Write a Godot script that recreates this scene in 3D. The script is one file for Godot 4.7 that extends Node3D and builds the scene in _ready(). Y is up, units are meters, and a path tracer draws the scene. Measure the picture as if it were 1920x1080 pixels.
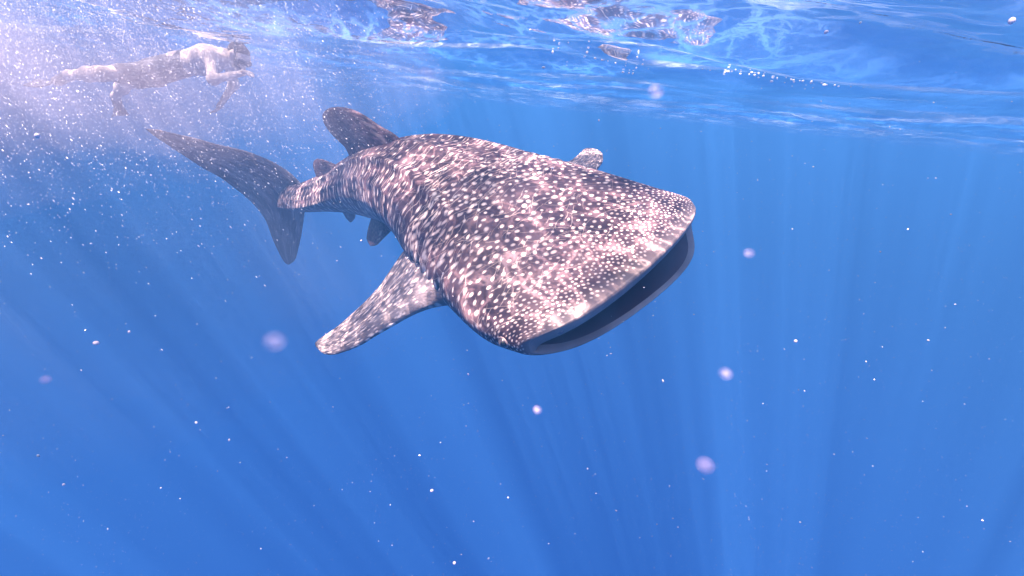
extends Node3D

var rng := RandomNumberGenerator.new()
var used := {}


func _ready() -> void:
	rng.seed = 4711
	# ---- camera, sky, sun, exposure ----
	var cam := Camera3D.new()
	cam.name = "camera"
	cam.fov = 60.0
	cam.near = 0.02
	cam.far = 600.0
	cam.position = Vector3(0, -0.33, 0)
	cam.rotation_degrees = Vector3(-19.7, 0, 6)
	add_child(cam)
	var env := Environment.new()
	env.background_mode = Environment.BG_SKY
	var skm := ProceduralSkyMaterial.new()
	skm.sky_top_color = lin(0.5, 0.5, 0.52)
	skm.sky_horizon_color = lin(0.003, 0.013, 0.055)
	skm.sky_curve = 1.6
	skm.ground_horizon_color = lin(0.012, 0.05, 0.2)
	skm.ground_bottom_color = lin(0.002, 0.015, 0.08)
	skm.ground_curve = 0.3
	var sky := Sky.new()
	sky.sky_material = skm
	env.sky = sky
	env.tonemap_mode = Environment.TONE_MAPPER_LINEAR
	env.tonemap_exposure = 9.3
	env.fog_enabled = true
	env.fog_density = 0.058
	env.fog_light_color = lin(0.085, 0.345, 0.95)
	env.volumetric_fog_enabled = true
	env.volumetric_fog_density = 0.0
	env.sdfgi_enabled = true
	env.ssao_enabled = true
	env.ssil_enabled = true
	var we := WorldEnvironment.new()
	we.name = "world_environment"
	we.environment = env
	add_child(we)
	var sun := DirectionalLight3D.new()
	sun.name = "sun"
	sun.light_color = Color(1.0, 0.92, 0.88)
	sun.light_energy = 1.6
	sun.light_angular_distance = 0.35
	sun.shadow_enabled = true
	add_child(sun)
	sun.look_at_from_position(Vector3.ZERO, -Vector3(-0.35, 0.9, 0.24))
	# ---- large structure ----
	build_water_surface()
	# ---- objects ----
	build_shark()
	build_swimmer()
	build_particles()


# ------------------------------------------------------------------ helpers
func lin(r: float, g: float, b: float) -> Color:
	return Color(r, g, b).linear_to_srgb()


func numbered(n: String) -> String:
	var k: int = used.get(n, 0)
	used[n] = k + 1
	return n if k == 0 else "%s_%03d" % [n, k]


func meta(o: Node, label: String, category := "", group := "", kind := "") -> void:
	if label: o.set_meta("label", label)
	if category: o.set_meta("category", category)
	if group: o.set_meta("group", group)
	if kind: o.set_meta("kind", kind)


func mat(c: Color, rough := 0.6, spec := 0.3) -> StandardMaterial3D:
	var m := StandardMaterial3D.new()
	m.albedo_color = c
	m.roughness = rough
	m.metallic_specular = spec
	return m


func part(called: String, mesh: Mesh, parent: Node) -> MeshInstance3D:
	var o := MeshInstance3D.new()
	o.name = called
	o.mesh = mesh
	parent.add_child(o, true)
	return o


func noise(kind: int, freq: float, sd: int, oct := 4) -> FastNoiseLite:
	var n := FastNoiseLite.new()
	n.noise_type = kind
	n.frequency = freq
	n.seed = sd
	n.fractal_octaves = oct
	return n


func ramp(offs: Array, cols: Array) -> Gradient:
	var g := Gradient.new()
	g.offsets = PackedFloat32Array(offs)
	g.colors = PackedColorArray(cols)
	return g


func noise_tex(n: FastNoiseLite, size: int, g: Gradient, normal := false, bump := 4.0) -> NoiseTexture2D:
	var t := NoiseTexture2D.new()
	t.width = size
	t.height = size
	t.seamless = true
	t.noise = n
	if g: t.color_ramp = g
	t.as_normal_map = normal
	t.bump_strength = bump
	return t


# smooth curve through a table of (x, value) columns
func cubic(tab: Array, k: int, x: float) -> float:
	var n := tab.size()
	x = clampf(x, tab[0][0], tab[n - 1][0])
	var i := 0
	while i < n - 2 and x >= tab[i + 1][0]: i += 1
	var h: float = tab[i + 1][0] - tab[i][0]
	var t := (x - float(tab[i][0])) / h
	var m0 := slope(tab, k, i)
	var m1 := slope(tab, k, i + 1)
	var t2 := t * t
	var t3 := t2 * t
	return (2 * t3 - 3 * t2 + 1) * float(tab[i][k]) + (t3 - 2 * t2 + t) * h * m0 + (-2 * t3 + 3 * t2) * float(tab[i + 1][k]) + (t3 - t2) * h * m1


func slope(tab: Array, k: int, i: int) -> float:
	var n := tab.size()
	if i == 0: return (float(tab[1][k]) - float(tab[0][k])) / (float(tab[1][0]) - float(tab[0][0]))
	if i == n - 1: return (float(tab[n - 1][k]) - float(tab[n - 2][k])) / (float(tab[n - 1][0]) - float(tab[n - 2][0]))
	var a: float = tab[i][0] - tab[i - 1][0]
	var b: float = tab[i + 1][0] - tab[i][0]
	return ((float(tab[i + 1][k]) - float(tab[i][k])) / b * a + (float(tab[i][k]) - float(tab[i - 1][k])) / a * b) / (a + b)


# a grid of points as a smooth mesh; wrap joins the last column to the first
func grid_arrays(pts: Array, uvs: Array, flip := false) -> Array:
	var n := pts.size()
	var m: int = pts[0].size()
	var v := PackedVector3Array()
	var uv := PackedVector2Array()
	var nor := PackedVector3Array()
	for i in n:
		v.append_array(pts[i])
		uv.append_array(uvs[i])
	nor.resize(v.size())
	var idx := PackedInt32Array()
	for i in n - 1:
		for j in m - 1:
			var a := i * m + j
			var b := a + 1
			var c := a + m
			var d := c + 1
			var tri := [a, b, c, b, d, c] if flip else [a, c, b, b, c, d]
			idx.append_array(PackedInt32Array(tri))
			var f := (v[tri[2]] - v[tri[0]]).cross(v[tri[1]] - v[tri[0]])
			for q in [a, b, c]: nor[q] += f
			f = (v[tri[5]] - v[tri[3]]).cross(v[tri[4]] - v[tri[3]])
			for q in [b, d, c]: nor[q] += f
	# join the normals of the seam where the first and last columns coincide
	for i in n:
		var a := i * m
		var b := a + m - 1
		if v[a].distance_to(v[b]) < 1e-5:
			var s := nor[a] + nor[b]
			nor[a] = s
			nor[b] = s
	for i in nor.size():
		nor[i] = nor[i].normalized() if nor[i].length() > 1e-12 else Vector3.UP
	var arr := []
	arr.resize(Mesh.ARRAY_MAX)
	arr[Mesh.ARRAY_VERTEX] = v
	arr[Mesh.ARRAY_NORMAL] = nor
	arr[Mesh.ARRAY_TEX_UV] = uv
	arr[Mesh.ARRAY_INDEX] = idx
	return arr


func add_arrays(mesh: ArrayMesh, arr: Array, m: Material) -> void:
	mesh.add_surface_from_arrays(Mesh.PRIMITIVE_TRIANGLES, arr)
	mesh.surface_set_material(mesh.get_surface_count() - 1, m)


# ------------------------------------------------------------------ water surface
var wn1: FastNoiseLite
var wn2: FastNoiseLite
var wn3: FastNoiseLite


func wave(x: float, z: float) -> float:
	var xr := x * 0.97 + z * 0.24
	var zr := z * 0.97 - x * 0.24
	var h := 0.1 * wn1.get_noise_2d(xr * 0.42, zr)
	h += 0.06 * exp(-pow((x + 0.1) / 1.3, 2) - pow((z + 2.3) / 0.9, 2)) * sin(6.5 * z + 1.1 * x + 2.5 * wn1.get_noise_2d(x + 9.0, z))
	h += 0.02 * wn2.get_noise_2d(xr * 0.5, zr)
	h += 0.005 * wn3.get_noise_2d(xr * 0.6, zr)
	h += 0.012 * sin(zr * 5.1 + 1.6 * wn1.get_noise_2d(xr * 0.3 + 40.0, zr * 0.3))
	return h


func build_water_surface() -> void:
	wn1 = noise(FastNoiseLite.TYPE_SIMPLEX_SMOOTH, 0.55, 5, 1)
	wn2 = noise(FastNoiseLite.TYPE_SIMPLEX_SMOOTH, 1.5, 8, 1)
	wn3 = noise(FastNoiseLite.TYPE_SIMPLEX_SMOOTH, 5.0, 9, 2)
	var angs := PackedFloat32Array()
	var a := -55.0
	while a < 55.0:
		angs.append(a)
		a += 0.42
	while a < 305.0:
		angs.append(a)
		a += 5.0
	angs.append(305.0)
	var radii := PackedFloat32Array([0.002, 0.05, 0.1])
	var r := 0.15
	while r < 160.0:
		radii.append(r)
		r *= 1.019
	var v := PackedVector3Array()
	var nor := PackedVector3Array()
	var uv := PackedVector2Array()
	var idx := PackedInt32Array()
	var m := angs.size()
	for i in radii.size():
		var e := maxf(0.01, radii[i] * 0.006)
		for j in m:
			var t := deg_to_rad(angs[j])
			var x := sin(t) * radii[i]
			var z := -cos(t) * radii[i]
			var h := wave(x, z)
			v.append(Vector3(x, h, z))
			nor.append(Vector3(h - wave(x + e, z), e, h - wave(x, z + e)).normalized())
			uv.append(Vector2(x, z) / 8.0)
			if i and j:
				var q := i * m + j
				idx.append_array(PackedInt32Array([q, q - m, q - 1, q - 1, q - m, q - m - 1]))
	var arr := []
	arr.resize(Mesh.ARRAY_MAX)
	arr[Mesh.ARRAY_VERTEX] = v
	arr[Mesh.ARRAY_NORMAL] = nor
	arr[Mesh.ARRAY_TEX_UV] = uv
	arr[Mesh.ARRAY_INDEX] = idx
	# caustic nets put into the mirror mask to pattern the sunlight passing below
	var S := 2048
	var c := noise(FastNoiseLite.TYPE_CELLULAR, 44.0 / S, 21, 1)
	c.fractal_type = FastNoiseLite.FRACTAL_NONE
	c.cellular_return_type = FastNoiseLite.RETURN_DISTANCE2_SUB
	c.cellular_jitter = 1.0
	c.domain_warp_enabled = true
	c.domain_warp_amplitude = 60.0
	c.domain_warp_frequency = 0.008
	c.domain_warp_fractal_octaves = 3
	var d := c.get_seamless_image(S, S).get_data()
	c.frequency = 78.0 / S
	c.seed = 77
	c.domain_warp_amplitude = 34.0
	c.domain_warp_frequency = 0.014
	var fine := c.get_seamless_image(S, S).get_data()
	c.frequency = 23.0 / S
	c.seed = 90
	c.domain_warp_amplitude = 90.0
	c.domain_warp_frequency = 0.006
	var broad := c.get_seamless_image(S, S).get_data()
	var net_share := PackedFloat32Array()   # fades the added light net on one side
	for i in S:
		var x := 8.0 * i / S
		net_share.append(1.0 - 0.7 * smoothstep(0.7, 1.2, x) * (1.0 - smoothstep(3.0, 3.8, x)))
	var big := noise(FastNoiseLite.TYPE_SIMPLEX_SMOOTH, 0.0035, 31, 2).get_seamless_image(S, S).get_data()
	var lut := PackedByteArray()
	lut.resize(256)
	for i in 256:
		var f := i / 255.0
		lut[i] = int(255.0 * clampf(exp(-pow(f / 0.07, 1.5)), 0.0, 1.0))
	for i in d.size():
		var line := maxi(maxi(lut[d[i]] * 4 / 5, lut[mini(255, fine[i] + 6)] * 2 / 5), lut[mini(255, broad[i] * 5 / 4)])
		var net_here := net_share[i % S]
		line = int(line * net_here + 30.0 * (1.0 - net_here))
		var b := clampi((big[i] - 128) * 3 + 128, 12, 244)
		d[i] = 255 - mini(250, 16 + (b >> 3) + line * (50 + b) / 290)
	var tex := ImageTexture.create_from_image(Image.create_from_data(S, S, false, Image.FORMAT_L8, d))
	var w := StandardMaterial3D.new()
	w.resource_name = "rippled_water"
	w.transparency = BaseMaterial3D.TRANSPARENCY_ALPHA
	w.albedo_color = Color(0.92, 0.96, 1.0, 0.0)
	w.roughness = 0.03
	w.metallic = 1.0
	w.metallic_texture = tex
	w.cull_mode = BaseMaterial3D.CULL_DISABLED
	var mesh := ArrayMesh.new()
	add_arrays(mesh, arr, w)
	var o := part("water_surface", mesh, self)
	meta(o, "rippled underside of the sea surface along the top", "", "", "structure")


# ------------------------------------------------------------------ whale shark
# distance from the mouth, half width, height above, depth below, rise and sideways bend of the spine, roundness above and below
const BODY := [[0.0, 0.685, 0.095, 0.145, 0.03, 0.0, 3.4, 4.4], [0.06, 0.715, 0.118, 0.165, 0.033, 0.0, 3.1, 3.4], [0.18, 0.735, 0.145, 0.185, 0.04, 0.0, 2.7, 2.9], [0.4, 0.745, 0.2, 0.23, 0.04, 0.0, 2.45, 2.5], [0.8, 0.69, 0.26, 0.31, 0.1, 0.0, 2.3, 2.3],
	[1.2, 0.6, 0.3, 0.34, 0.17, 0.0, 2.2, 2.2], [1.6, 0.48, 0.31, 0.34, 0.25, 0.0, 2.0, 2.1], [2.0, 0.38, 0.3, 0.33, 0.28, 0.02, 1.9, 2.0], [2.4, 0.31, 0.27, 0.31, 0.25, 0.05, 1.7, 2.0],
	[2.8, 0.27, 0.21, 0.25, 0.18, 0.1, 1.45, 1.8], [3.2, 0.24, 0.175, 0.16, 0.08, 0.18, 1.3, 1.6], [3.6, 0.2, 0.16, 0.11, 0.0, 0.27, 1.3, 1.6], [4.0, 0.15, 0.16, 0.06, -0.06, 0.32, 1.3, 1.6]]
const AROUND := 168


func spine(t: float) -> Vector3:
	return Vector3(-t, cubic(BODY, 4, t), cubic(BODY, 5, t))


func frame(t: float) -> Basis:   # columns: forward, up, right
	var d := (spine(maxf(t - 0.05, 0.0)) - spine(t + 0.05)).normalized() if t > 0.05 else Vector3.RIGHT
	var k := minf(1.0, t)
	d = (d * k + Vector3.RIGHT * (1.0 - k)).normalized()
	var r := d.cross(Vector3.UP).normalized()
	return Basis(d, r.cross(d), r)


func ring(t: float) -> PackedVector3Array:
	var c := spine(t)
	var b := frame(t)
	var w := cubic(BODY, 1, t)
	var top := cubic(BODY, 2, t)
	var low := cubic(BODY, 3, t)
	var et := cubic(BODY, 6, t)
	var eb := cubic(BODY, 7, t)
	var out := PackedVector3Array()
	for j in AROUND + 1:
		var th := -PI / 2 + TAU * (j % AROUND) / AROUND
		var cx := cos(th)
		var sy := sin(th)
		var e := et if sy > 0 else eb
		var x := signf(cx) * pow(absf(cx), 2.0 / e) * w
		var y := signf(sy) * pow(absf(sy), 2.0 / e)
		y *= top if sy > 0 else low * (1.0 - 0.5 * exp(-t / 0.3) * x / w)
		var f := -0.1 * exp(-t / 0.5) * pow(absf(x / w), 2.2) - 0.085 * exp(-t / 0.22) * pow(absf(x / w), 7.0)
		if sy < 0: f += 0.02 * exp(-t / 0.2) * sy
		# long ridges of the back and flanks
		var grow := smoothstep(0.7, 1.3, t)
		var fade := 1.0 - smoothstep(3.2, 3.9, t)
		var side := absf(absf(th) - PI / 2) if th > 0 else 9.0
		var lift := 0.02 * exp(-pow((side - 0.55) / 0.085, 2)) + 0.014 * exp(-pow((side - 1.0) / 0.1, 2)) + 0.018 * exp(-pow(side / 0.09, 2))
		lift += 0.012 * exp(-pow((side - 0.55) / 0.06, 2))
		lift *= grow * fade * clampf(w / 0.42, 0.35, 1.0)
		# gill slits ahead of the breast fins
		var reach := absf(cx) * (1.0 - smoothstep(0.25, 0.75, absf(sy - 0.15)))
		for g in 5:
			lift -= 0.028 * reach * exp(-pow((t - 0.84 - 0.085 * g) / 0.016, 2))
		var k := 1.0 + lift / maxf(Vector2(x, y).length(), 0.05)
		out.append(c + b.z * x * k + b.y * y * k + b.x * f)
	return out


func girth_uv(p: PackedVector3Array, v: float) -> PackedVector2Array:
	var s := PackedFloat32Array([0.0])
	for j in range(1, p.size()): s.append(s[j - 1] + p[j].distance_to(p[j - 1]))
	var out := PackedVector2Array()
	for j in p.size(): out.append(Vector2(s[j] / s[-1], v))
	return out


var mask: PackedByteArray
const TS := 2048


func splat(px: float, py: float, rx: float, ry: float, turn: float, power: float, soft := 0.8) -> void:
	# a soft-edged, slightly irregular oval of pale tone
	var rad := maxf(rx, ry) * 1.25 + 1.0
	var ph := rng.randf() * TAU
	var ct := cos(turn)
	var st := sin(turn)
	for y in range(maxi(0, int(py - rad)), mini(TS - 1, int(py + rad) + 1) + 1):
		for x in range(int(px - rad), int(px + rad) + 2):
			var dx := x + 0.5 - px
			var dy := y + 0.5 - py
			var ex := (dx * ct + dy * st) / rx
			var ey := (dy * ct - dx * st) / ry
			var q := ex * ex + ey * ey
			if q > 1.8: continue
			q = sqrt(q) * (1.0 + 0.07 * sin(2.0 * atan2(ey, ex) + ph))
			var a := clampf((1.0 - q) / soft + 0.5, 0.0, 1.0) * power * 255.0
			var at := y * TS + posmod(x, TS)
			if a > mask[at]: mask[at] = int(a)


func stroke(px: float, py: float, qx: float, qy: float, r: float, power: float) -> void:
	var n := maxi(1, int(Vector2(qx - px, qy - py).length() / maxf(0.6, r * 0.7)))
	for i in n + 1:
		var f := float(i) / n
		var cx := lerpf(px, qx, f)
		var cy := lerpf(py, qy, f)
		for y in range(maxi(0, int(cy - r)), mini(TS - 1, int(cy + r)) + 1):
			for x in range(int(cx - r), int(cx + r) + 1):
				var q := Vector2(x + 0.5 - cx, y + 0.5 - cy).length() / r
				if q < 1.0:
					var at := y * TS + posmod(x, TS)
					var a := int(power * 255.0 * minf(1.0, 2.0 * (1.0 - q)))
					if a > mask[at]: mask[at] = a


func paint_body(girth: PackedFloat32Array) -> ImageTexture:
	mask = PackedByteArray()
	mask.resize(TS * TS)
	var L := 4.0
	var ppm := TS / L
	var g_at := func(t: float) -> float: return girth[clampi(int(t / L * (girth.size() - 1)), 0, girth.size() - 1)]
	# spots of the head: evenly scattered, small and dense round the snout, larger on the crown
	var cells := {}
	for k in 110000:
		var t := rng.randf_range(0.0, 1.25)
		var G: float = g_at.call(t)
		var a := rng.randf_range(-0.40, 0.40) * G
		var edge := clampf(minf(t / 0.55, (0.36 * G - absf(a)) / 0.35), 0.0, 1.0)
		var gap := lerpf(0.021, 0.047, smoothstep(0.25, 1.0, edge)) * (0.88 + 0.24 * rng.randf())
		if t < 0.03 + 0.03 * rng.randf(): continue
		if t > 0.95 and rng.randf() < (t - 0.95) / 0.3: continue
		var ci := Vector2i(int(t / 0.08), int(floor(a / 0.08)))
		var ok := true
		for dx in [-1, 0, 1]:
			for dy in [-1, 0, 1]:
				for p in cells.get(ci + Vector2i(dx, dy), []):
					if Vector2(p.x - t, p.y - a).length() < gap:
						ok = false
						break
		if not ok: continue
		if not cells.has(ci): cells[ci] = []
		cells[ci].append(Vector2(t, a))
		var r := gap * lerpf(0.27, 0.2, smoothstep(0.2, 0.9, edge)) * rng.randf_range(0.85, 1.15)
		if edge > 0.6 and rng.randf() < 0.2: r *= 1.3
		var side := smoothstep(0.08, 0.26, absf(a) / G) * smoothstep(0.4, 0.8, t)
		r *= 1.0 - 0.35 * side
		var rx := r * (1.0 + 1.8 * side + rng.randf() * 0.3)
		splat((0.5 + a / G) * TS, t * ppm, rx / G * TS, r * ppm, rng.randf_range(-0.3, 0.3), rng.randf_range(0.75, 1.0))
	# trunk and tail: upright rows of dashes with thin wavering lines between them
	var t := 0.9
	while t < 3.98:
		var gap := lerpf(0.075, 0.088, rng.randf()) * (1.0 if t < 3.0 else 0.85)
		var G: float = g_at.call(t)
		var fadein := smoothstep(0.85, 1.2, t)
		var a := -0.37 * G
		var tilt := rng.randf_range(-0.05, 0.05)
		while a < 0.37 * G:
			var s := absf(a) / G
			a += rng.randf_range(0.06, 0.085)
			if rng.randf() > 0.25 + 0.75 * fadein: continue
			var flank := smoothstep(0.05, 0.2, s)
			var w := rng.randf_range(0.0075, 0.0105)
			var h := w * lerpf(1.4, rng.randf_range(2.2, 3.6), flank)
			splat((0.5 + a / G) * TS, (t + tilt * a + rng.randf_range(-0.006, 0.006)) * ppm, h / G * TS, w * ppm, rng.randf_range(-0.15, 0.15), rng.randf_range(0.75, 1.0))
		# thin lines
		for q in 3:
			var tt := t + gap * (0.22 + 0.28 * q)
			var x := -0.36 * G
			var y := tt
			var on := true
			var bright := rng.randf_range(0.35, 0.75) * (0.3 + 0.7 * fadein)
			while x < 0.36 * G:
				var nx := x + 0.025
				var ny := tt + 0.014 * sin(nx * 17.0 + t * 9.0) + rng.randf_range(-0.006, 0.006) + tilt * x
				if rng.randf() < 0.12: on = not on
				if on: stroke((0.5 + x / G) * TS, y * ppm, (0.5 + nx / G) * TS, ny * ppm, rng.randf_range(1.3, 2.4), bright)
				x = nx
				y = ny
		t += gap
	# faint threads on the crown: skin lines, with ripple light painted in
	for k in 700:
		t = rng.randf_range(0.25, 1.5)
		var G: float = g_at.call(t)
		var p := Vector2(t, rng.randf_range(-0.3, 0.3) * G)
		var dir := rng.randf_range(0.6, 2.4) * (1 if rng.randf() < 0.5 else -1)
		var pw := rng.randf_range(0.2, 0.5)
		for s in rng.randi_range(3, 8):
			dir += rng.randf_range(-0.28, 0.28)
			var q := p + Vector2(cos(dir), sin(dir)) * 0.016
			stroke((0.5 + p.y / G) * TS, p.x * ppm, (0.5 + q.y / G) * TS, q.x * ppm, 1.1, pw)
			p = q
	# pale rim of the snout and pale belly
	for y in TS:
		var tv := y / ppm
		var rim := exp(-pow(tv / 0.06, 2)) * 0.26 if y > 5 else 0.33
		for x in TS:
			var u := absf(x / float(TS) - 0.5)
			var p := maxf(rim, 0.6 * smoothstep(0.36, 0.42, u))
			if p > 0.02:
				var at := y * TS + x
				var v := int(p * 255)
				if v > mask[at]: mask[at] = v
	return ImageTexture.create_from_image(Image.create_from_data(TS, TS, false, Image.FORMAT_L8, mask))


func skin(m_tex: Texture2D, dark: Texture2D, pale: Texture2D, bump: Texture2D) -> StandardMaterial3D:
	var m := StandardMaterial3D.new()
	m.albedo_texture = dark
	m.uv1_scale = Vector3.ONE
	m.roughness = 0.55
	m.metallic_specular = 0.25
	m.detail_enabled = true
	m.detail_blend_mode = BaseMaterial3D.BLEND_MODE_MIX
	m.detail_uv_layer = BaseMaterial3D.DETAIL_UV_1
	m.detail_albedo = pale
	m.detail_mask = m_tex
	m.heightmap_enabled = true
	m.heightmap_texture = bump
	m.heightmap_scale = 0.25
	m.resource_name = "spotted_skin"
	return m


func fin_mask(n: int, spots: int, streak: float, power: float, light_patches: int) -> ImageTexture:
	var keep := mask
	mask = PackedByteArray()
	mask.resize(TS * TS)
	for k in light_patches:  # ripple light painted as broad soft patches into the fin skin
		splat(rng.randf() * TS, rng.randf() * TS, rng.randf_range(40.0, 110.0), rng.randf_range(60.0, 220.0), rng.randf_range(-0.6, 0.6), rng.randf_range(0.1, 0.3), 1.0)
	for k in spots:
		var r := rng.randf_range(12.0, 27.0)
		splat(rng.randf() * TS, rng.randf() * TS, r * streak, r * 1.5, rng.randf_range(-0.3, 0.3), power * rng.randf_range(0.5, 1.0))
	var im := Image.create_from_data(TS, TS, false, Image.FORMAT_L8, mask)
	im.resize(n, n, Image.INTERPOLATE_LANCZOS)
	mask = keep
	return ImageTexture.create_from_image(im)


# a fin: sections (front x, y, rear x, y, thickness) in the plane of ax and ay, thick across it
func fin_arrays(p0: Vector3, ax: Vector3, ay: Vector3, rows: Array, flip: bool) -> Array:
	var nr := ax.cross(ay).normalized()
	# finer sections through the given ones
	var tab := []
	var s := 0.0
	for i in rows.size():
		if i:
			var da := Vector2(rows[i][0] - rows[i - 1][0], rows[i][1] - rows[i - 1][1]).length()
			var db := Vector2(rows[i][2] - rows[i - 1][2], rows[i][3] - rows[i - 1][3]).length()
			s += maxf(0.004, 0.5 * (da + db))
		tab.append([s] + rows[i])
	var pts := []
	var uvs := []
	var N := 44
	var M := 36
	for i in N + 1:
		var q := s * i / N
		var le := p0 + ax * cubic(tab, 1, q) + ay * cubic(tab, 2, q)
		var te := p0 + ax * cubic(tab, 3, q) + ay * cubic(tab, 4, q)
		var th := maxf(0.004, cubic(tab, 5, q))
		var row := PackedVector3Array()
		var ur := PackedVector2Array()
		for j in M + 1:
			var a := TAU * (j % M) / M
			var c := 0.5 - 0.5 * cos(a)
			row.append(le.lerp(te, c) + nr * sin(a) * (1.3 - 0.75 * c) * 0.5 * th)
			ur.append(Vector2(c, q / s))
		pts.append(row)
		uvs.append(ur)
	# close both ends
	for e in [0, N]:
		var mid := Vector3.ZERO
		for j in M: mid += pts[e][j] / M
		var row := PackedVector3Array()
		for j in M + 1: row.append(mid)
		if e == 0:
			pts.insert(0, row)
			uvs.insert(0, uvs[0])
		else:
			pts.append(row)
			uvs.append(uvs[-1])
	return grid_arrays(pts, uvs, flip)


func build_shark() -> void:
	var shark := Node3D.new()
	shark.name = "whale_shark"
	shark.transform = Transform3D(Basis(Vector3(0.70531, 0.04339, 0.70757), Vector3(-0.30806, 0.91771, 0.2508), Vector3(-0.63847, -0.39486, 0.66064)), Vector3(0.6891, -1.06876, -2.3378))
	add_child(shark)
	meta(shark, "large spotted whale shark swimming open-mouthed towards the viewer below the surface", "shark")
	# --- skin ---
	var stations := PackedFloat32Array()
	var t := 0.0
	while t < 4.0:
		stations.append(t)
		t += 0.008 if t < 0.06 else 0.0125 if t < 1.4 else 0.02
	stations.append(4.0)
	var pts := []
	var girth := PackedFloat32Array()
	for k in 101:
		var p := ring(k * 0.04)
		var g := 0.0
		for j in range(1, p.size()): g += p[j].distance_to(p[j - 1])
		girth.append(g)
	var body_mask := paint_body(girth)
	var dark := noise_tex(noise(FastNoiseLite.TYPE_SIMPLEX_SMOOTH, 0.012, 3, 5), 1024, ramp([0.15, 0.5, 0.85], [lin(0.038, 0.021, 0.031), lin(0.085, 0.048, 0.06), lin(0.19, 0.112, 0.122)]))
	var pale := noise_tex(noise(FastNoiseLite.TYPE_SIMPLEX_SMOOTH, 0.02, 4, 4), 512, ramp([0.2, 0.8], [lin(0.56, 0.42, 0.40), lin(0.76, 0.62, 0.57)]))
	var bump := noise_tex(noise(FastNoiseLite.TYPE_SIMPLEX_SMOOTH, 0.06, 6, 4), 512, null)
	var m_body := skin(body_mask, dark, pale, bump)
	var fin_dark := noise_tex(noise(FastNoiseLite.TYPE_SIMPLEX_SMOOTH, 0.01, 13, 5), 512, ramp([0.15, 0.5, 0.85], [lin(0.09, 0.068, 0.078), lin(0.15, 0.115, 0.125), lin(0.27, 0.21, 0.22)]))
	var m_spot := skin(fin_mask(1024, 430, 1.2, 1.0, 8), fin_dark, pale, bump)
	var m_dark := skin(fin_mask(1024, 130, 1.0, 0.5, 18), fin_dark, pale, bump)
	var m_dorsal := skin(fin_mask(1024, 110, 1.0, 0.3, 4), dark, pale, bump)
	# --- lips: roll the front ring inwards, then the body behind it ---
	var r0 := ring(0.0)
	var mid := Vector3(0.0, 0.0, 0.0)
	for p in r0: mid += p / r0.size()
	var lip := []
	for k in [5, 4, 3, 2, 1]:
		var f: float = k / 5.0
		var row := PackedVector3Array()
		for j in r0.size():
			var p := r0[j]
			var up := smoothstep(-0.035, 0.035, p.y - mid.y)
			var out_r := clampf(p.z / 0.65, -1.0, 1.0)
			var inw := lerpf(-0.018, 0.052 + 0.014 * out_r, up) * f
			var q := p
			q.y -= inw
			q.z = mid.z + (p.z - mid.z) * (1.0 - 0.06 * f)
			q.x += 0.008 * sin(f * PI) - lerpf(0.02, 0.012, up) * f
			row.append(q)
		lip.append(row)
	for row in lip: pts.append(row)
	var uvs := []
	for k in 5: uvs.append(girth_uv(r0, 0.0015))
	for tt in stations:
		var p := ring(tt)
		pts.append(p)
		uvs.append(girth_uv(p, tt / 4.0))
	# close the tail stem
	var endp := PackedVector3Array()
	for j in AROUND + 1: endp.append(spine(4.0) - frame(4.0).x * 0.05)
	pts.append(endp)
	uvs.append(uvs[-1])
	var mesh := ArrayMesh.new()
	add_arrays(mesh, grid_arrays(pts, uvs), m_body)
	# --- fins, part of the same mesh ---
	var b := frame(2.5)
	var rows := [[0.78, -0.03, -0.24, -0.03, 0.22], [0.72, 0.1, -0.18, 0.1, 0.17], [0.66, 0.19, -0.18, 0.18, 0.13], [0.6, 0.25, -0.18, 0.24, 0.11], [0.55, 0.31, -0.18, 0.3, 0.095], [0.44, 0.38, -0.22, 0.35, 0.085], [0.345, 0.45, -0.28, 0.42, 0.075], [0.26, 0.51, -0.31, 0.48, 0.065], [0.14, 0.565, -0.31, 0.535, 0.05], [0.0, 0.6, -0.275, 0.58, 0.035], [-0.12, 0.612, -0.22, 0.602, 0.012]]
	add_arrays(mesh, fin_arrays(spine(2.5), b.x, b.y, rows, false), m_dorsal)
	b = frame(3.2)
	rows = [[0.42, 0.06, -0.2, 0.04, 0.1], [0.38, 0.14, -0.14, 0.12, 0.08], [0.32, 0.2, -0.08, 0.18, 0.06], [0.24, 0.25, -0.05, 0.24, 0.045], [0.18, 0.285, -0.02, 0.28, 0.03], [0.1, 0.315, 0.03, 0.31, 0.01]]
	add_arrays(mesh, fin_arrays(spine(3.2), b.x, b.y, rows, false), m_dorsal)
	var back := Vector3(-0.8, 0.0, 0.6)
	rows = [[0.4, -0.715, 0.43, -0.722, 0.01], [0.33, -0.685, 0.455, -0.7, 0.03], [0.257, -0.61, 0.465, -0.62, 0.04], [0.2, -0.54, 0.46, -0.53, 0.05], [0.128, -0.45, 0.45, -0.42, 0.06], [0.055, -0.35, 0.43, -0.31, 0.07], [-0.02, -0.24, 0.41, -0.22, 0.085], [-0.137, -0.06, 0.404, -0.15, 0.12], [-0.2, 0.08, 0.41, -0.08, 0.13], [-0.16, 0.24, 0.44, 0.03, 0.11], [-0.05, 0.38, 0.48, 0.12, 0.09], [0.15, 0.53, 0.55, 0.23, 0.075], [0.335, 0.62, 0.65, 0.37, 0.065], [0.5, 0.69, 0.76, 0.47, 0.055], [0.665, 0.773, 0.87, 0.6, 0.045], [0.84, 0.845, 0.96, 0.71, 0.035], [1.0, 0.915, 1.05, 0.82, 0.022], [1.12, 0.945, 1.13, 0.935, 0.008]]
	add_arrays(mesh, fin_arrays(spine(4.0), back, Vector3.UP, rows, false), m_dark)
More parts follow.
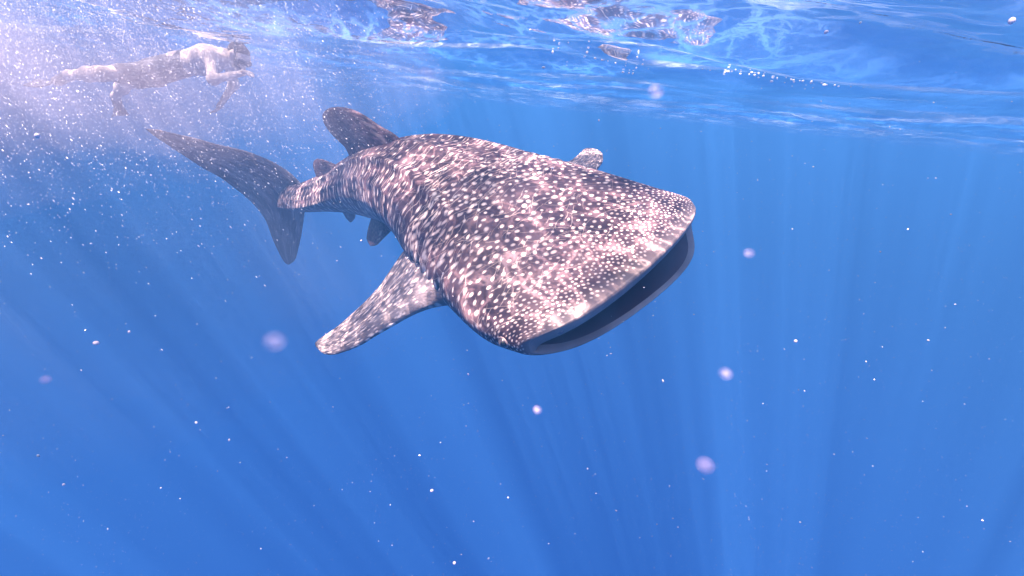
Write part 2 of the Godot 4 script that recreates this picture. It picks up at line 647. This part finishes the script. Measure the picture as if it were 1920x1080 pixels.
	for s in [1.0, -1.0]:
		var o := Vector3(-0.5, -0.4, 0.8).normalized() if s > 0 else Vector3(-0.25, -0.07, -0.9).normalized()
		var a := (Vector3.RIGHT - o * o.x).normalized()
		rows = [[-0.14, 0.46, -0.14, -0.28, 0.26], [-0.04, 0.39, -0.04, -0.24, 0.18], [0.05, 0.345, 0.05, -0.22, 0.13], [0.17, 0.306, 0.17, -0.158, 0.1], [0.29, 0.283, 0.29, -0.09, 0.085], [0.4, 0.262, 0.4, -0.057, 0.075], [0.53, 0.243, 0.53, -0.039, 0.065], [0.65, 0.2, 0.66, -0.03, 0.05], [0.75, 0.145, 0.77, -0.04, 0.04], [0.81, 0.08, 0.83, -0.045, 0.03], [0.845, 0.01, 0.855, -0.04, 0.012]]
		add_arrays(mesh, fin_arrays(Vector3(-1.25, spine(1.25).y - 0.1, 0.55 * s), o, a, rows, false), m_spot)
		o = Vector3(-0.45, -0.7, 0.55 * s).normalized()
		a = (Vector3.RIGHT - o * o.x).normalized()
		rows = [[-0.05, 0.22, -0.05, -0.16, 0.08], [0.06, 0.18, 0.06, -0.12, 0.06], [0.12, 0.16, 0.12, -0.1, 0.045], [0.2, 0.13, 0.2, -0.07, 0.03], [0.26, 0.07, 0.26, -0.03, 0.01]]
		add_arrays(mesh, fin_arrays(Vector3(-2.3, spine(2.3).y - 0.22, 0.2 * s), o, a, rows, false), m_dorsal)
	b = frame(3.1)
	rows = [[0.14, 0.1, -0.14, 0.1, 0.06], [0.09, 0.2, -0.12, 0.2, 0.04], [0.02, 0.27, -0.12, 0.26, 0.03], [-0.06, 0.3, -0.1, 0.3, 0.01]]
	add_arrays(mesh, fin_arrays(spine(3.1), b.x, -b.y, rows, false), m_dark)
	part("body", mesh, shark)
	# --- inside of the mouth ---
	var cav := []
	var cuv := []
	var l0: PackedVector3Array = lip[0]
	for k in 14:
		var f := k / 13.0
		var row := PackedVector3Array()
		var rk := ring(0.85 * f)
		var ck := Vector3.ZERO
		for p in rk: ck += p / rk.size()
		var into := smoothstep(0.0, 0.3, f)
		for j in l0.size():
			var q := l0[j] + Vector3(-0.85 * f, 0, 0)
			row.append(q.lerp(ck + (rk[j] - ck) * lerpf(0.86, 0.7, f), into))
		cav.append(row)
		cuv.append(girth_uv(l0, f))
	var last := PackedVector3Array()
	var cm := Vector3.ZERO
	for p in cav[-1]: cm += p / l0.size()
	for j in l0.size(): last.append(cm)
	cav.append(last)
	cuv.append(cuv[-1])
	var mouth := ArrayMesh.new()
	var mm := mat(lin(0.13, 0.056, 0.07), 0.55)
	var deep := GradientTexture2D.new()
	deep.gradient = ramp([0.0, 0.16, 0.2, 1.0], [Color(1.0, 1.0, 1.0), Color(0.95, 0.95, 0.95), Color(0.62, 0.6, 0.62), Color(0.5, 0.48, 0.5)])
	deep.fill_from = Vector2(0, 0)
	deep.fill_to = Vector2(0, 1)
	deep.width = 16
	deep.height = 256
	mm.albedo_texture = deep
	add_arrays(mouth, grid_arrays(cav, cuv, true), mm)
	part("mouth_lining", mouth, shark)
	# --- nostril flaps on the upper lip ---
	for s in [1, -1]:
		var fl := SphereMesh.new()
		fl.radius = 0.022
		fl.height = 0.026
		fl.radial_segments = 16
		fl.rings = 8
		fl.material = mat(lin(0.17, 0.14, 0.17), 0.6)
		var jn: int = AROUND / 2 - int(AROUND * 0.14) * int(s)
		var fo := part("nostril_flap", fl, shark)
		fo.position = (lip[2][jn] as Vector3) + Vector3(-0.014, 0.008, 0.0)
		fo.rotation = Vector3(0.3 * s, 0.5 * s, 0.0)
	# --- eyes ---
	for s in [1, -1]:
		var rr := ring(0.21)
		var j0 := AROUND / 4 if s > 0 else AROUND * 3 / 4
		var p := rr[j0]
		var eye := SphereMesh.new()
		eye.radius = 0.025
		eye.height = 0.05
		eye.material = mat(lin(0.12, 0.09, 0.09), 0.2, 0.5)
		var e := part("eye", eye, shark)
		e.position = p + Vector3(0, 0.004, -0.002 * s)
		var pup := SphereMesh.new()
		pup.radius = 0.016
		pup.height = 0.032
		pup.material = mat(lin(0.008, 0.008, 0.01), 0.1, 0.6)
		var q := part("pupil", pup, e)
		q.position = Vector3(0.011, 0.003, 0.0095 * s)
		var lid := TorusMesh.new()
		lid.inner_radius = 0.022
		lid.outer_radius = 0.031
		lid.material = mat(lin(0.42, 0.29, 0.28), 0.55)
		var ld := part("eyelid", lid, e)
		ld.rotation_degrees.x = 90.0
		ld.position = Vector3(0, 0, 0.001 * s)


# ------------------------------------------------------------------ swimmer
# a smooth skin round tapered bones [from, to, radius, radius]
func flesh(bones: Array, cell: float, soft: float) -> ArrayMesh:
	var lo := Vector3.ONE * 1e9
	var hi := -lo
	for b in bones:
		for e in [[b[0], b[2]], [b[1], b[3]]]:
			lo = lo.min(e[0] - Vector3.ONE * (e[1] + 3.0 * cell))
			hi = hi.max(e[0] + Vector3.ONE * (e[1] + 3.0 * cell))
	var nx := int((hi.x - lo.x) / cell) + 2
	var ny := int((hi.y - lo.y) / cell) + 2
	var nz := int((hi.z - lo.z) / cell) + 2
	var f := PackedFloat32Array()
	f.resize(nx * ny * nz)
	f.fill(1.0)
	for b in bones:
		var p: Vector3 = b[0]
		var q: Vector3 = b[1]
		var ra: float = b[2]
		var rb: float = b[3]
		var far := maxf(ra, rb) + soft + 2.5 * cell
		var l := p.min(q) - Vector3.ONE * far - lo
		var h := p.max(q) + Vector3.ONE * far - lo
		var pq := q - p
		var len2 := maxf(pq.length_squared(), 1e-9)
		for z in range(maxi(0, int(l.z / cell)), mini(nz, int(h.z / cell) + 2)):
			for y in range(maxi(0, int(l.y / cell)), mini(ny, int(h.y / cell) + 2)):
				for x in range(maxi(0, int(l.x / cell)), mini(nx, int(h.x / cell) + 2)):
					var w := lo + Vector3(x, y, z) * cell - p
					var t := clampf(w.dot(pq) / len2, 0.0, 1.0)
					var d := (w - pq * t).length() - lerpf(ra, rb, t)
					var i := x + nx * (y + ny * z)
					var o := f[i]
					var k := maxf(soft - absf(d - o), 0.0) / soft
					f[i] = minf(d, o) - k * k * soft * 0.25
	var at := {}
	var st := SurfaceTool.new()
	st.begin(Mesh.PRIMITIVE_TRIANGLES)
	st.set_smooth_group(0)
	var corner := [0, 1, nx, nx + 1, nx * ny, nx * ny + 1, nx * ny + nx, nx * ny + nx + 1]
	var edges := [[0, 1], [2, 3], [4, 5], [6, 7], [0, 2], [1, 3], [4, 6], [5, 7], [0, 4], [1, 5], [2, 6], [3, 7]]
	var count := 0
	for z in nz - 1:
		for y in ny - 1:
			for x in nx - 1:
				var i := x + nx * (y + ny * z)
				if absf(f[i]) > 2.0 * cell: continue
				var inside := 0
				for c in corner: inside += 1 if f[i + c] < 0 else 0
				if inside == 0 or inside == 8: continue
				var sum := Vector3.ZERO
				var n := 0
				for e in edges:
					var a := f[i + corner[e[0]]]
					var b := f[i + corner[e[1]]]
					if (a < 0) != (b < 0):
						var t := a / (a - b)
						var pa := Vector3(e[0] & 1, (e[0] >> 1) & 1, e[0] >> 2)
						var pb := Vector3(e[1] & 1, (e[1] >> 1) & 1, e[1] >> 2)
						sum += pa.lerp(pb, t)
						n += 1
				st.add_vertex(lo + (Vector3(x, y, z) + sum / n) * cell)
				at[i] = count
				count += 1
	for i in at:
		for ax in [[1, nx, nx * ny], [nx, nx * ny, 1], [nx * ny, 1, nx]]:
			var a := f[i]
			var b := f[i + ax[0]]
			if (a < 0) == (b < 0): continue
			var q := [i, i - ax[1], i - ax[1] - ax[2], i - ax[2]]
			if not (at.has(q[1]) and at.has(q[2]) and at.has(q[3])): continue
			var order := [0, 2, 1, 0, 3, 2] if a < 0 else [0, 1, 2, 0, 2, 3]
			for k in order: st.add_index(at[q[k]])
	st.generate_normals()
	return st.commit()


func hand_bones(wrist: Vector3, tip: Vector3, palm: Vector3, curl: float) -> Array:
	var d := (tip - wrist).normalized()
	var side := d.cross(palm).normalized()
	palm = side.cross(d).normalized()
	var out := [[wrist, wrist + d * 0.05, 0.026, 0.028]]
	for k in 4:
		var o := side * (k - 1.5) * 0.021
		out.append([wrist + d * 0.03 + o * 0.7, wrist + d * 0.09 + o, 0.015, 0.0125])
		var ln: float = [0.062, 0.074, 0.07, 0.054][k]
		var a := wrist + d * 0.09 + o
		var m := a + (d * cos(curl) + palm * sin(curl)) * ln * 0.5
		out.append([a, m, 0.0095, 0.009])
		out.append([m, m + (d * cos(curl * 2.2) + palm * sin(curl * 2.2)) * ln * 0.5, 0.009, 0.0075])
	var b := wrist + d * 0.03 - side * 0.024
	var mid := b + (d * 0.6 - side * 0.7 + palm * 0.3).normalized() * 0.045
	out.append([b, mid, 0.013, 0.0105])
	out.append([mid, mid + (d * 0.9 - side * 0.2 + palm * 0.4).normalized() * 0.035, 0.0105, 0.008])
	return out


func sheet(pts: Array, thick: float, m: Material) -> ArrayMesh:
	# a bent blade through cross rows of points, with thickness
	var st := SurfaceTool.new()
	st.begin(Mesh.PRIMITIVE_TRIANGLES)
	st.set_smooth_group(-1)
	for i in pts.size() - 1:
		var a: Vector3 = pts[i][0]
		var b: Vector3 = pts[i][1]
		var c: Vector3 = pts[i + 1][0]
		var d: Vector3 = pts[i + 1][1]
		var n := (b - a).cross(c - a).normalized() * thick * 0.5
		var quads := [[a + n, b + n, d + n, c + n], [b - n, a - n, c - n, d - n], [a - n, a + n, c + n, c - n], [b + n, b - n, d - n, d + n]]
		if i == 0: quads.append([a - n, b - n, b + n, a + n])
		if i == pts.size() - 2: quads.append([c + n, d + n, d - n, c - n])
		for q in quads:
			for k in [0, 1, 2, 0, 2, 3]: st.add_vertex(q[k])
	st.generate_normals()
	st.set_material(m)
	return st.commit()


func build_swimmer() -> void:
	var base := Vector3(-3.4, -0.45, -4.95)
	var J := {
		"pelvis": Vector3(-3.581, -0.345, -4.983), "waist": Vector3(-3.33, -0.25, -4.997), "chest": Vector3(-3.06, -0.19, -5.001), "neck": Vector3(-2.904, -0.145, -5.021), "head": Vector3(-2.775, -0.14, -5.025),
		"sR": Vector3(-2.92, -0.165, -4.83), "eR": Vector3(-2.8, -0.35, -4.64), "wR": Vector3(-2.53, -0.285, -4.57), "hR": Vector3(-2.41, -0.25, -4.54),
		"sL": Vector3(-2.97, -0.15, -5.2), "eL": Vector3(-2.99, -0.38, -5.3), "wL": Vector3(-3.03, -0.55, -5.14), "hL": Vector3(-3.07, -0.66, -5.07),
		"pR": Vector3(-3.56, -0.36, -4.88), "kR": Vector3(-3.7, -0.4, -4.5), "aR": Vector3(-4.1, -0.44, -4.66), "tR": Vector3(-4.24, -0.49, -4.71),
		"pL": Vector3(-3.62, -0.37, -5.08), "kL": Vector3(-4.02, -0.47, -5.2), "aL": Vector3(-4.32, -0.62, -5.42), "tL": Vector3(-4.37, -0.72, -5.5)}
	for k in J: J[k] -= base
	var person := Node3D.new()
	person.name = "person"
	person.position = base
	add_child(person)
	meta(person, "hazy swimmer with fins and arms held forward just under the surface", "person")
	var skin_m := mat(lin(0.8, 0.66, 0.58), 0.5)
	skin_m.resource_name = "skin"
	var up := Vector3(-0.25, 0.96, 0.0)
	var bones := [
		[J.pelvis, J.waist, 0.115, 0.1], [J.waist, J.chest, 0.105, 0.13], [J.chest, J.neck, 0.125, 0.075], [J.chest + Vector3(0.02, 0.02, 0.1), J.chest + Vector3(0.02, 0.02, -0.1), 0.1, 0.1],
		[J.sR, J.sL, 0.062, 0.062], [J.neck, J.head, 0.055, 0.06], [J.pR, J.pL, 0.09, 0.09],
		[J.sR, J.eR, 0.055, 0.042], [J.eR, J.wR, 0.042, 0.028], [J.sL, J.eL, 0.055, 0.042], [J.eL, J.wL, 0.042, 0.028],
		[J.pR, J.kR, 0.088, 0.058], [J.kR, J.kR.lerp(J.aR, 0.35), 0.056, 0.058], [J.kR.lerp(J.aR, 0.35), J.aR, 0.058, 0.036], [J.aR, J.tR, 0.036, 0.035],
		[J.pL, J.kL, 0.088, 0.058], [J.kL, J.kL.lerp(J.aL, 0.35), 0.056, 0.058], [J.kL.lerp(J.aL, 0.35), J.aL, 0.058, 0.036], [J.aL, J.tL, 0.036, 0.035]]
	var st := SurfaceTool.new()
	st.begin(Mesh.PRIMITIVE_TRIANGLES)
	st.append_from(flesh(bones, 0.014, 0.05), 0, Transform3D())
	# head: skull, face, jaw, nose, ears; it looks forward and down
	var fw := Vector3(0.72, -0.6, 0.3).normalized()
	var hu := (Vector3(0.6, 0.75, 0.1) - fw * Vector3(0.6, 0.75, 0.1).dot(fw)).normalized()
	var hs := fw.cross(hu)
	var H: Vector3 = J.head
	var hb := [[H + hu * 0.03 - fw * 0.02, H + hu * 0.03 + fw * 0.03, 0.083, 0.078], [H, H - hu * 0.055 + fw * 0.045, 0.07, 0.05], [H - hu * 0.06 + fw * 0.06, H - hu * 0.075 + fw * 0.075, 0.038, 0.026],
		[H + hu * 0.01 + fw * 0.098, H - hu * 0.022 + fw * 0.116, 0.011, 0.015], [H - hu * 0.048 + fw * 0.096 + hs * 0.018, H - hu * 0.048 + fw * 0.096 - hs * 0.018, 0.01, 0.01],
		[H + hs * 0.078, H + hs * 0.086 + hu * 0.03, 0.012, 0.016], [H - hs * 0.078, H - hs * 0.086 + hu * 0.03, 0.012, 0.016], [H - hu * 0.03, J.neck, 0.055, 0.056]]
	st.append_from(flesh(hb, 0.007, 0.03), 0, Transform3D())
	st.append_from(flesh(hand_bones(J.wR, J.hR, Vector3(0.1, -1, 0.1), 0.5), 0.004, 0.008), 0, Transform3D())
	st.append_from(flesh(hand_bones(J.wL, J.hL, Vector3(-0.6, -0.3, 0.7), 0.3), 0.004, 0.008), 0, Transform3D())
	st.set_material(skin_m)
	part("body", st.commit(), person)
	var hair := flesh([[H + hu * 0.052 - fw * 0.035, H + hu * 0.058 + fw * 0.012, 0.082, 0.072], [H + hu * 0.03 - fw * 0.05, H - hu * 0.03 - fw * 0.06, 0.07, 0.045]], 0.008, 0.03)
	hair.surface_set_material(0, mat(lin(0.07, 0.05, 0.045), 0.6))
	part("hair", hair, person)
	var cloth := flesh([[J.pelvis, J.waist.lerp(J.chest, 0.3), 0.124, 0.116], [J.pR, J.pL, 0.1, 0.1], [J.pR, J.pR.lerp(J.kR, 0.6), 0.098, 0.083], [J.pL, J.pL.lerp(J.kL, 0.6), 0.098, 0.083]], 0.014, 0.04)
	cloth.surface_set_material(0, mat(lin(0.16, 0.16, 0.19), 0.7))
	part("swim_shorts", cloth, person)
	var glass := mat(lin(0.03, 0.04, 0.05), 0.15, 0.6)
	var mask_m := flesh([[H + hu * 0.022 + fw * 0.086 + hs * 0.035, H + hu * 0.022 + fw * 0.086 - hs * 0.035, 0.034, 0.034]], 0.006, 0.01)
	mask_m.surface_set_material(0, glass)
	part("dive_mask", mask_m, person)
	var tube := flesh([[H - hu * 0.048 + fw * 0.11, H - hu * 0.03 + fw * 0.09 + hs * 0.08, 0.011, 0.011], [H - hu * 0.03 + fw * 0.09 + hs * 0.08, H + hu * 0.1 + fw * 0.02 + hs * 0.105, 0.011, 0.011], [H + hu * 0.1 + fw * 0.02 + hs * 0.105, H + hu * 0.2 - fw * 0.06 + hs * 0.1, 0.011, 0.011]], 0.006, 0.008)
	tube.surface_set_material(0, mat(lin(0.05, 0.05, 0.06), 0.4))
	part("snorkel", tube, person)
	# swim fins: foot pocket and blade
	var rubber := mat(lin(0.15, 0.15, 0.17), 0.5)
	for s in ["R", "L"]:
		var a: Vector3 = J["a" + s]
		var t: Vector3 = J["t" + s]
		var d := (t - a).normalized()
		var acr := d.cross(Vector3(0.2, 0.9, 0.45)).normalized()
		var pocket := flesh([[a + d * 0.02, t + d * 0.05, 0.046, 0.044]], 0.012, 0.02)
		pocket.surface_set_material(0, rubber)
		var po := part("swim_fin", pocket, person)
		var bend := Vector3(-0.1, 0.9, 0.1)
		var rows := []
		for k in 9:
			var f := k / 8.0
			var c := t + d * (0.03 + (0.4 if s == "R" else 0.24) * f) + bend * 0.1 * f * f
			var w := 0.05 + 0.05 * f - 0.02 * f * f
			rows.append([c - acr * w, c + acr * w])
		part("blade", sheet(rows, 0.008, rubber), po)


# ------------------------------------------------------------------ drifting matter in the water
func flecks(called: String, spots: Array, mesh: Mesh, m: Material) -> MultiMeshInstance3D:
	var mm := MultiMesh.new()
	mm.transform_format = MultiMesh.TRANSFORM_3D
	mm.use_colors = true
	mm.mesh = mesh
	mm.instance_count = spots.size()
	for i in spots.size():
		mm.set_instance_transform(i, spots[i][0])
		mm.set_instance_color(i, spots[i][1])
	var o := MultiMeshInstance3D.new()
	o.name = called
	o.multimesh = mm
	o.material_override = m
	add_child(o)
	return o


func grain() -> SphereMesh:
	var g := SphereMesh.new()
	g.radius = 1.0
	g.height = 2.0
	g.radial_segments = 8
	g.rings = 4
	return g


func spun() -> Basis:
	return Basis.from_euler(Vector3(rng.randf() * TAU, rng.randf() * TAU, rng.randf() * TAU))


func build_particles() -> void:
	var m := mat(Color.WHITE, 0.4, 0.5)
	m.vertex_color_use_as_albedo = true
	m.resource_name = "pale_flecks"
	var tint := func() -> Color:
		var k := rng.randf_range(0.35, 0.85)
		var w := rng.randf_range(-0.12, 0.12)
		return Color(k + maxf(w, 0.0) * 0.4, k * (1.0 - absf(w)), k + maxf(-w, 0.0) * 0.3)
	# marine snow through the whole water
	var spots := []
	while spots.size() < 45000:
		var p := Vector3(rng.randf_range(-8, 7), -rng.randf_range(0.06, 8.0), -rng.randf_range(0.3, 9.0))
		if p.distance_to(Vector3(0, -0.33, 0)) < 0.45: continue
		var s := rng.randf_range(0.0006, 0.0015) * (1.7 if rng.randf() < 0.05 else 1.0)
		spots.append([Transform3D(spun() * Basis.from_scale(Vector3(s * 1.6, s, s * 0.8)), p), tint.call()])
	for k in 3000:   # sparser far below and all round
		var p := Vector3(rng.randf_range(-30, 30), -rng.randf_range(3.0, 16.0), rng.randf_range(-30, 10))
		spots.append([Transform3D(Basis.from_scale(Vector3.ONE * 0.002), p), tint.call()])
	var o := flecks("marine_snow", spots, grain(), m)
	meta(o, "fine pale specks drifting throughout the blue water", "plankton", "", "stuff")
	# froth stirred up by the swimmer, densest at the upper left
	spots = []
	var along := Vector3(0.78, -0.52, 0.3).normalized()
	while spots.size() < 46000:
		var p := Vector3(-2.55 + rng.randfn(0.0, 0.85), -absf(rng.randfn(0.0, 0.38)) - 0.02, -2.3 + rng.randfn(0.0, 0.8))
		if p.z > -0.9 or p.x > -0.5 or p.y < -1.6: continue
		if p.y > wave(p.x, p.z) - 0.01: continue
		var s := rng.randf_range(0.0004, 0.001)
		var dir := (along + Vector3(rng.randf_range(-1, 1), rng.randf_range(-1, 1), rng.randf_range(-1, 1)) * 0.14).normalized()
		var b := Basis(dir, dir.cross(Vector3.BACK).normalized(), Vector3.ZERO)
		b.z = b.x.cross(b.y)
		spots.append([Transform3D(b * Basis.from_scale(Vector3(s * rng.randf_range(2.0, 5.5), s, s)), p), Color(1.0, 0.93, 1.0) * rng.randf_range(0.6, 0.95)])
	o = flecks("bubble_froth", spots, grain(), m)
	meta(o, "dense slanting white bubbles and flecks stirred up around the swimmer", "bubbles", "", "stuff")
	# loose bubbles caught under the ripples right of the shark's back
	spots = []
	while spots.size() < 70:
		var right := spots.size() < 42
		var p := Vector3(rng.randf_range(1.0, 1.75), 0.0, rng.randf_range(-3.4, -2.75)) if right else Vector3(rng.randf_range(0.0, 0.75), 0.0, rng.randf_range(-3.9, -2.7))
		p.y = wave(p.x, p.z) - 0.012
		var s := rng.randf_range(0.0025, 0.007)
		spots.append([Transform3D(spun() * Basis.from_scale(Vector3(s * rng.randf_range(1.0, 1.8), s * 0.8, s)), p), Color(0.85, 0.8, 0.85)])
	o = flecks("surface_bubbles", spots, grain(), m)
	meta(o, "scattered bright bubbles caught under the ripples right of the shark's back", "bubbles", "", "stuff")
	# mist of the finest bubbles
	for k in 31:
		var deep := pow(rng.randf(), 1.6)
		var big := rng.randf_range(0.75, 1.4) * (1.0 - 0.35 * deep)
		var q := [Vector3(-2.9 + rng.randf_range(-1.2, 1.3) - 0.5 * deep, -0.15 - 0.75 * deep, -2.8 + rng.randf_range(-1.2, 0.9)), Vector3(2.4 * big, 0.8 * big, 1.8 * big), 0.05]
		if k >= 24: q = [Vector3(-2.6 + rng.randf_range(-1.0, 1.0), -0.9 - 0.2 * (k - 24), -3.0 + rng.randf_range(-1.0, 0.7)), Vector3(3.6, 1.9, 3.0), 0.012]  # wider thin volumes added lower down to brighten the water at left
		var fog := FogVolume.new()
		fog.name = numbered("bubble_mist")
		fog.shape = RenderingServer.FOG_VOLUME_SHAPE_ELLIPSOID
		fog.position = q[0]
		fog.size = q[1]
		var fm := FogMaterial.new()
		fm.albedo = lin(0.92, 0.78, 1.0) if k < 24 else lin(0.6, 0.7, 1.0)
		fm.density = q[2]
		fm.resource_name = "bubble_mist"
		fog.material = fm
		add_child(fog)
		meta(fog, "pale lilac mist of fine bubbles and added haze at the upper left", "mist", "bubble mist", "stuff")
	# larger specks that drift singly
	var speck_m := mat(lin(0.85, 0.68, 0.72), 0.4, 0.5)
	speck_m.resource_name = "pale_speck"
	for q in [[Vector3(1.037, -0.04, -1.275), 0.0075, "large bright pink and white speck just under the surface at the top right"], [Vector3(0.745, -0.063, -1.477), 0.0055, "bright white speck under the surface right of the shark, below the ripples"],
			[Vector3(-0.9, -0.905, -0.963), 0.006, "large bright speck in open water left of the shark's lower fin"], [Vector3(-1.174, -0.504, -1.212), 0.006, "pinkish speck at the left edge below the swimmer's feet"],
			[Vector3(-0.063, -1.281, -0.828), 0.0035, "small bright speck lowest in the water near the bottom middle"], [Vector3(-0.129, -1.137, -0.88), 0.0035, "small pale speck in deep water below the shark's eye"],
			[Vector3(-0.905, -0.924, -1.062), 0.0035, "small pinkish speck just above the larger bright one at the left"], [Vector3(-1.023, -1.283, -0.933), 0.003, "small pale speck in the lower left corner of the water"],
			[Vector3(-0.585, -1.076, -0.901), 0.003, "small pale speck in open water straight below the tail fin"], [Vector3(0.692, -0.787, -1.111), 0.004, "small reddish white speck in open water right of the shark's mouth"]]:
		var sm := SphereMesh.new()
		var r: float = q[1]
		sm.radius = r
		sm.height = r * 1.5
		sm.radial_segments = 12
		sm.rings = 6
		sm.material = speck_m
		var sp := part(numbered("drifting_speck"), sm, self)
		sp.position = q[0]
		sp.rotation = Vector3(rng.randf() * 3.0, rng.randf() * 3.0, rng.randf() * 3.0)
		meta(sp, q[2], "plankton", "larger specks drifting singly")
	# out-of-focus specks close by, their blur built as nested filmy shells
	for q in [[Vector3(0.38, -0.898, -0.752), 0.018, 0.11, "bright lilac blob in open water below the shark's open mouth"], [Vector3(0.488, -0.831, -0.989), 0.018, 0.028, "faint lilac blob right of the shark's lower jaw"],
			[Vector3(-0.462, -0.814, -0.889), 0.026, 0.008, "large very faint lilac blob left of the tip of the lower fin"], [Vector3(-0.911, -0.931, -0.847), 0.011, 0.06, "faint small blob near the left edge at middle height"],
			[Vector3(0.559, -0.6, -1.178), 0.015, 0.04, "faint blob beside the corner of the shark's mouth"], [Vector3(0.295, -0.258, -1.3), 0.022, 0.03, "faint pink blob just below the ripples above the shark's head"],
			[Vector3(-0.258, -0.274, -1.295), 0.022, 0.035, "faint pink blob just below the ripples above the shark's back"], [Vector3(0.091, -1.003, -1.034), 0.013, 0.04, "faint small blob in deep water below the shark's chin"]]:
		var bm := mat(Color(0.93, 0.84, 0.96, q[2]), 0.8, 0.0)
		bm.transparency = BaseMaterial3D.TRANSPARENCY_ALPHA
		bm.resource_name = "blur_shell"
		var st := SurfaceTool.new()
		st.begin(Mesh.PRIMITIVE_TRIANGLES)
		for k in 5:
			var shell := SphereMesh.new()
			shell.radius = float(q[1]) * (1.0 - 0.17 * k)
			shell.height = shell.radius * 1.7
			shell.radial_segments = 24
			shell.rings = 12
			st.append_from(shell, 0, Transform3D())
		st.set_material(bm)
		var blob := part(numbered("blurred_speck"), st.commit(), self)
		blob.position = q[0]
		meta(blob, q[3], "plankton", "soft drifting blobs")
